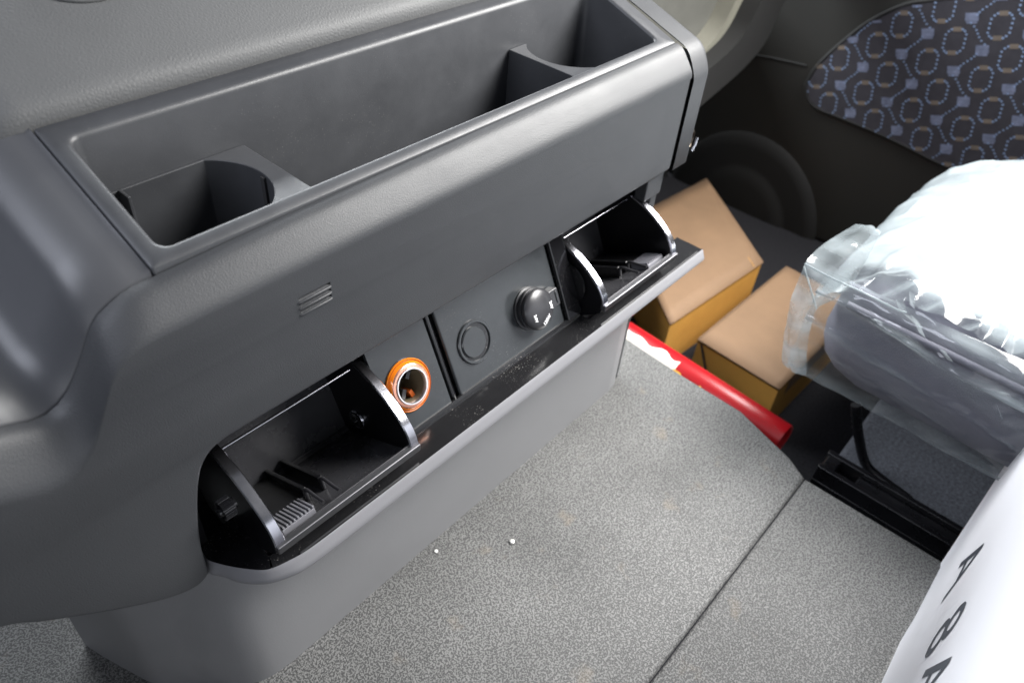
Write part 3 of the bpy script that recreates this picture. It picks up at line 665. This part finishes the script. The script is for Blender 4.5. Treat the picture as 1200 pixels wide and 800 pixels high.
# piping round the insert, seam, armrest swell and speaker
tube('insert_piping', [Vector((DX - .003, p.y, p.z)) for p in smooth_path(ring1[:9], 4)], .004, MT['doordark'], door, seg=8)
tube('insert_piping', [Vector((DX - .003, p.y, p.z)) for p in smooth_path([ring1[i] for i in (0, 17, 16, 15, 14, 13, 12, 11)], 4)], .004, MT['doordark'], door, seg=8)
tube('seam_line', [D(*p) + Vector((-.0005, 0, 0)) for p in ((868, 62), (905, 68), (945, 77))], .0022, MT['doordark'], door, seg=6)
sc_ = D(868, 262)
def ell(cx_, ry, rz_, xo): return [Vector((xo, cx_.y + ry * math.cos(2 * math.pi * k / 48), cx_.z + rz_ * math.sin(2 * math.pi * k / 48))) for k in range(48)]
S0 = D(862, 258)
loft('speaker_housing', [ell(S0, .185, .21, DX), ell(S0, .175, .20, DX - .008), ell(S0, .160, .18, DX - .011), ell(S0, .122, .142, DX - .011), ell(S0, .112, .132, DX - .012), ell(S0, .108, .126, DX - .015), ell(S0, .085, .100, DX - .018), ell(S0, .03, .035, DX - .020)], MT['doordark'], door, close=True, capb=True)
adopt(door)
# ------------------------------------------------------------------ cartons on the lower floor
def carton(name, lab, tops, z1, z0, top_m, side_m):
    P = [at(*p, z=z1) if not isinstance(p, Vector) else p for p in tops]
    ctr = sum(P, Vector()) / 4
    root = thing(name, lab, 'cardboard box', (ctr.x, ctr.y, z0), 'cardboard boxes on the lower floor')
    lo_ = [Vector((p.x, p.y, z0)) for p in P]
    fs = [(i, (i + 1) % 4, 4 + (i + 1) % 4, 4 + i) for i in range(4)] + [(4, 5, 6, 7)]
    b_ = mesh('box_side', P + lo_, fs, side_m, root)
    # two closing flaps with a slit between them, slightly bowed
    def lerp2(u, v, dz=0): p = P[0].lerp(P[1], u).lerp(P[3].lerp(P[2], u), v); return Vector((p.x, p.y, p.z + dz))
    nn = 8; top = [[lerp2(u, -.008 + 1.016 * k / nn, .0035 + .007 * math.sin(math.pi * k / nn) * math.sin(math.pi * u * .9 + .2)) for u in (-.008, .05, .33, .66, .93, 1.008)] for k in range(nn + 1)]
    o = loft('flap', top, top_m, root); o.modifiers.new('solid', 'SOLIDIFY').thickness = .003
    tab = loft('tuck_tab', [[lerp2(1.010, v, dz) for v in (.12, .2, .8, .88)] for dz in (.002, -.03)], top_m, root)
    for u in (.10,) if 'larger' in lab else (): mesh('crease', [lerp2(.90, 0, .0075), lerp2(.905, 0, .0075), lerp2(.93, 1, .0045), lerp2(.925, 1, .0045)], [(0, 1, 2, 3)], MT['cardside_glow'], root)
    if 'smaller' in lab:
        n_ = (P[1] - P[0]).normalized(); o_ = n_.cross(Vector((0, 0, 1))) * -.0008
        if (CAM - P[0]).dot(o_) < 0: o_ = -o_
        tp = [P[0] + o_ + n_ * .004, P[0] + o_ + n_ * .009, P[0] + o_ + n_ * .050 + Vector((0, 0, -.085)), P[0] + o_ + n_ * .046 + Vector((0, 0, -.085))]
        mesh('slit', tp, [(0, 1, 2, 3)], MT['cut'], root)
    adopt(root); return root
b1c = at(785, 382, z=-.1); b1r = at(892, 310, z=-.1); b1f = at(827, 213, z=-.1); b1n = b1c + (b1f - b1r)
carton('cardboard_box', 'larger brown cardboard box behind the open lid, nearest the dashboard', [b1c, b1r, b1f, b1n], -.1, -.2, MT['card'], MT['cardside_glow'])
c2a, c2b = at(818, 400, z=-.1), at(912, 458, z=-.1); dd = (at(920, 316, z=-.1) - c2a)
carton('cardboard_box', 'smaller brown cardboard box half under the wrapped seat corner, beside the red tube', [c2a, c2b, c2b + dd, c2a + dd], -.1, -.2, MT['card'], MT['cardside_glow'])
# ------------------------------------------------------------------ red tube lying along the mat edge
t0, t1 = Vector((.770, .44, -.040)), Vector((.750, .126, -.040)); ax = (t1 - t0).normalized(); Lt = (t1 - t0).length
rt = thing('red_tube', 'glossy red cylinder with torn white label lying along the floor mat edge', 'red cylinder', tuple((t0 + t1) / 2))
lathe('tube_body', [(.0001, 0), (.021, .0), (.023, .003), (.023, Lt - .002), (.0217, Lt), (.0195, Lt - .001), (.0185, Lt - .02), (.0001, Lt - .02)], t0, ax, MT['red'], rt, seg=40, sharp=40)
# torn label hugging the upper side
def wrap(name, a0, a1, s0, s1, m, jag):
    u = Vector((-1, 0, 0)); u = (u - ax * u.dot(ax)).normalized(); v = Vector((0, 0, 1)); v = (v - ax * v.dot(ax) - u * v.dot(u)).normalized(); rows = []
    K = 44
    for k in range(K + 1):
        s = s0 + (s1 - s0) * k / K; hi = a1 - jag * (.5 + .5 * math.sin(k * .31) * math.cos(k * .17 + 1)) * (k / K * 1.4 + .2) ; rows.append([t0 + ax * s + (u * math.cos(R(a)) + v * math.sin(R(a))) * .0233 for a in [a0 + (hi - a0) * j / 8 for j in range(9)]])
    return loft(name, rows, m, rt)
wrap('label', -40, 88, .02, .150, MT['labelw'], 25); wrap('label', -40, 48, .148, .205, MT['labely'], 22); wrap('label', -40, 40, .203, .268, MT['labelw'], 30)
adopt(rt)
# ------------------------------------------------------------------ seat
SX, SYf, ZB, ZT = .745, .145, .085, .212
seat = thing('passenger_seat', 'dark grey passenger seat cushion on black rails, wrapped in clear plastic', 'seat', (1.0, -.1, -.2))
NY, rows = 26, []
def cushion_ring(y, d):
    pts = [(SX + .02 + d, ZB + d), (SX + d, ZB + .012 + d), (SX - .003 + d, ZB + .05), (SX + .001 + d, ZT - .030 - d), (SX + .010 + d, ZT - .010 - d), (SX + .030 + d, ZT - d), (SX + .10, ZT + .006 - d), (SX + .22, ZT + .010 - d), (SX + .40, ZT + .004 - d), (SX + .46 - d, ZT - .02 - d), (SX + .46 - d, ZB + d), (SX + .02 + d, ZB + d)][:-1]
    return [Vector((x, y, z)) for x, z in pts]
for y, d in ((SYf, .040), (SYf - .005, .026), (SYf - .016, .014), (SYf - .034, .006), (SYf - .065, 0), (SYf - .20, 0), (SYf - .40, 0), (SYf - .55, 0), (SYf - .57, .02)): rows.append(cushion_ring(y, d))
cu = loft('cushion', rows, MT['cushion'], seat, close=True, capa=True, capb=True, sharp=80)
tube('cushion_piping', [(SX - .002, SYf - .02, ZT - .022), (SX - .003, SYf - .2, ZT - .022), (SX - .003, SYf - .55, ZT - .022)], .004, MT['cushion'], cu, seg=8)
# slide rails and release bar
r0, r1 = at(962, 550, z=-.045), at(1130, 652, z=-.045)
rx0 = r0.x
ra = box('seat_rail', (rx0 - .004, -.60, -.075), (rx0 + .038, .075, -.062), MT['blackmetal'], seat, bevel=.002)
for q in (0, .030): box('rail_lip', (rx0 - .004 + q, -.60, -.062), (rx0 + .004 + q, .075, -.038), MT['blackmetal'], ra, bevel=.0015)
box('rail_end', (rx0 - .002, .055, -.062), (rx0 + .036, .073, -.040), MT['blackmetal'], ra, bevel=.003)
lathe('rail_bolt', [(.0065, 0), (.0065, .006), (.005, .0075), (.0001, .0075)], (rx0 + .015, .035, -.062), (0, 0, 1), MT['darkmetal'], ra, seg=12)
box('rail_slider', (rx0 + .006, -.60, -.058), (rx0 + .026, .03, -.046), MT['blackmetal'], ra, bevel=.002)
lev = smooth_path([at(1003, 474, x=.83), at(1004, 492, x=.83), at(1007, 515, x=.83), at(1013, 540, x=.83), at(1026, 556, x=.83), at(1060, 581, x=.83), at(1100, 608, x=.83), at(1150, 642, x=.83)], 6)
tube('release_bar', lev, .0065, MT['blackmetal'], seat, seg=12)
for yy in (.09, -.42):
    box('seat_leg', (.98, yy - .09, -.09), (1.03, yy - .05, ZB + .01), MT['blackmetal'], seat, bevel=.004)
box('seat_base', (1.0, -.60, -.02), (1.2, -.10, ZB), MT['blackmetal'], seat, bevel=.01)
adopt(seat)
# ------------------------------------------------------------------ plastic film over the seat
film = thing('plastic_cover', 'crinkled clear plastic wrap over the passenger seat, window glare painted milky white on top, with a loose flared corner', 'plastic wrap', (1.0, -.05, ZB))
def fold(y, t, k): return .0040 * math.sin(38 * y + 5 * t + k) + .0028 * math.sin(91 * y - 17 * t + 2 * k) + .0016 * math.sin(213 * y + 40 * t)
rows = []
NU, NV = 150, 44
GL = ((.86, .62, .0085, .030, .75), (.58, .80, .0040, .020, .35), (1.02, .30, .0060, .040, .55), (.40, 1.0, .0025, .012, .22))
milk_glare_val = {}
def key(v): return (round(v.x, 5), round(v.y, 5), round(v.z, 5))
for i in range(NU + 1):
    y = SYf + .012 - (.62) * i / NU; ring = []
    for j in range(NV + 1):
        t = j / NV                       # from under the cushion up the side to the top edge
        z = ZB - .004 + (ZT - ZB + .008) * t
        bul = .008 * math.sin(math.pi * t) + .007; g = 0; mk = .05 + .35 * math.exp(-(t / .09) ** 2) + .25 * max(0, (y - SYf) / .012)
        for c_, s_, a_, w_, m_ in GL:    # long gathers running down the side, highlight streaks painted along them
            d_ = (t - c_) + s_ * (SYf - y) + .012 * math.sin(31 * y + c_ * 9) + .006 * math.sin(83 * y)
            g += a_ * math.exp(-(d_ / w_) ** 2); mk += m_ * math.exp(-(d_ / (w_ * .8)) ** 2) * (.55 + .45 * math.sin(57 * y + c_ * 20))
        x = SX - bul - g + fold(y, t, 0) * .25
        if t > .93: x += (t - .93) / .07 * .014
        p = Vector((x, y, z)); milk_glare_val[key(p)] = mk; ring.append(p)
    rows.append(ring)
side_f = loft('side_film', rows, MT['film'], film); milk_glare(side_f, lambda c: milk_glare_val.get(key(c), .1))
rows = []; milk_glare_val = {}
for i in range(NU + 1):
    y = SYf + .018 - .64 * i / NU; ring = []
    for j in range(90):
        t = j / 89; x = SX + .004 + (.47 - .06 * max(0, 1 - (SYf - y) / .08) ** 2) * t
        z = ZT + .012 - .05 * max(0, t - .88) / .12 + .022 * min(1, max(0, SYf - y) / .2) * t + .010 * math.sin(math.pi * min(1, t * 1.2))
        nz = mnoise.noise; z += .009 * abs(nz(Vector((x * 13, y * 7, 2)))) + .006 * (1 - abs(nz(Vector((x * 9 + y * 16, y * 20 - x * 8, 5))))) ** 6 + .0035 * nz(Vector((x * 38, y * 30, 9)))
        if t < .04: z -= (.04 - t) / .04 * .012
        e = max(0, (y - (SYf - .085)) / .103); z -= .055 * (1 - math.sqrt(max(0, 1 - e * e)))
        # the corner nearest the console stays clear, with a soft uneven border
        d1 = (SX + .060 + .010 * math.sin(40 * y)) - x; d2 = y - (SYf - .095 + (x - SX) * .8); d3 = (SX + .018 + .006 * math.sin(31 * y) + .004 * math.sin(90 * y)) - x
        cl = max(min(d1, d2) / .018, d3 / .012); cl = max(0, min(1, cl + .3))
        if y > SYf - .006: cl *= .3
        p = Vector((x, y, z)); milk_glare_val[key(p)] = .93 - .80 * cl + cl * .5 * max(0, math.sin(150 * (x + y))) ** 6; ring.append(p)  # white window glare on the film is painted into its opacity
    rows.append(ring)
top_f = loft('top_film', rows, MT['film'], film); milk_glare(top_f, lambda c: milk_glare_val.get(key(c), .9))
# loose flared corner
FX = .735
def fp3(px, py, x): return at(px, py, x=x)
g0 = [fp3(1003, 262, .84), fp3(966, 285, .78), fp3(948, 302, .745), fp3(942, 312, .735), fp3(929, 345, .725), fp3(921, 380, .72), fp3(915, 425, .715)]
g2 = [fp3(1032, 272, .80), fp3(1015, 305, .775), fp3(998, 333, .765), fp3(975, 352, .755), fp3(957, 362, .748), fp3(948, 393, .745), fp3(944, 440, .745)]
g1 = [a.lerp(b, .5) + Vector((-.012 if i % 2 else -.004, .004 if i % 2 else -.002, .006 if i < 3 else 0)) for i, (a, b) in enumerate(zip(g0, g2))]
G = [smooth_path(g, 4) for g in (g0, g1, g2)]
rowsg = []
for k in range(9):
    t = k / 8; rowsg.append([(a * (1 - t) * (1 - 2 * t) + b * 4 * t * (1 - t) + c_ * t * (2 * t - 1)) if False else (a.lerp(b, 2 * t) if t < .5 else b.lerp(c_, 2 * t - 1)) + Vector((fold(a.z * 3, t, 3) * .35, 0, 0)) for a, b, c_ in zip(*G)])
lc = loft('loose_corner', rowsg, MT['film'], film, sharp=50); milk_glare(lc, lambda c: .34 + .35 * math.sin(c.z * 90 + c.x * 40) ** 4)
ff = tube('film_fold', smooth_path([fp3(943, 309, .732), fp3(975, 326, .728), fp3(1010, 342, .726), fp3(1050, 362, .727), fp3(1062, 366, .73)], 5), .0010, MT['film'], film, seg=6); milk_glare(ff, lambda c: .8)
ff = tube('film_fold', smooth_path([g0[3], fp3(949, 335, .732), fp3(957, 362, .735)], 5), .0008, MT['film'], film, seg=6); milk_glare(ff, lambda c: .8)
random.seed(11)
for k in range(9):
    px, py = random.choice(((1035, 318), (1060, 345), (1070, 372), (1100, 405), (1150, 440), (1065, 300), (1180, 470), (1010, 365), (975, 425)))
    p = at(px + random.uniform(-14, 14), py + random.uniform(-12, 12), x=SX - .020); d = Vector((random.uniform(-.004, .004), -random.uniform(.008, .022), random.uniform(-.016, .004)))
    u = Vector((random.uniform(-.004, .004), random.uniform(-.003, .003), random.uniform(.002, .005)))
    cr_ = mesh('crinkle_glint', [p, p + d * .5 + u, p + d, p + d * .55 - u * .6 + Vector((-.002, 0, 0))], [(0, 1, 2), (0, 2, 3)], MT['film'], film); milk_glare(cr_, lambda c: .40)  # small folded patches whitened as painted glints
adopt(film)
# ------------------------------------------------------------------ white printed carton beside the camera
YW = -.085
car = thing('white_carton', 'white printed carton with dark lettering at the lower right, in front of the wrapped seat', 'carton', (.75, -.3, 0))
bot = [at(985, 905, y=YW), at(1035, 800, y=YW), at(1060, 745, y=YW), at(1085, 690, y=YW), at(1110, 652, y=YW), at(1150, 591, y=YW), at(1200, 515, y=YW), at(1250, 445, y=YW)]
bot = [Vector((.02, YW, bot[0].z)), Vector((.22, YW, bot[0].z))] + bot
bot = smooth_path(bot, 3)
rows = []
for k, (f, yo) in enumerate(((0, .0015), (.02, 0), (.12, 0), (.3, 0), (.6, 0), (1, -.002))):
    rows.append([Vector((p.x, p.y + yo, p.z + (.46 - p.z) * f)) for p in bot])
rows.append([Vector((p.x, p.y - .35, p.z)) for p in rows[-1]]); rows.append([Vector((p.x, p.y, bot[i].z)) for i, p in enumerate(rows[-1])])
loft('carton_board', rows, MT['carton'], car, sharp=50)
loft('board_edge', [[Vector((p.x, p.y + .0016, p.z)) for p in bot[12:]], [Vector((p.x, p.y + .0002, p.z - .0030)) for p in bot[12:]], [Vector((p.x, p.y - .006, p.z - .0030)) for p in bot[12:]]], MT['cartonedge'], car)
def yw(p): return p + Vector((0, .0004, 0))
letters = [('A', at(1131, 664, y=YW), .0), ('8', at(1106, 740, y=YW), 0), ('A', at(1088, 800, y=YW), 0)]
for ch_, p, _ in letters:
    text('letter', ch_, .085, yw(p), (-1, 0, 0), (0, 0, 1), MT['ink_dark'], car)
adopt(car)
# ------------------------------------------------------------------ crumbs
def crumb(px, py, r, lab):
    p = at(px, py, z=0); bm = bmesh.new(); bmesh.ops.create_icosphere(bm, subdivisions=2, radius=r)
    for v in bm.verts: v.co *= 1 + random.uniform(-.2, .2); v.co.z *= .7
    bmesh.ops.translate(bm, verts=bm.verts, vec=(0, 0, r * .6)); me = bpy.data.meshes.new('crumb'); bm.to_mesh(me); bm.free(); me.materials.append(MT['crumb'])
    o = link(bpy.data.objects.new('crumb', me)); o.location = p; tag(o, lab, 'crumb', 'crumbs on the floor mat')
crumb(600, 635, .0026, 'larger white crumb out in the open on the speckled floor mat')
crumb(511, 646, .0019, 'smaller white crumb on the floor mat close to the console foot')
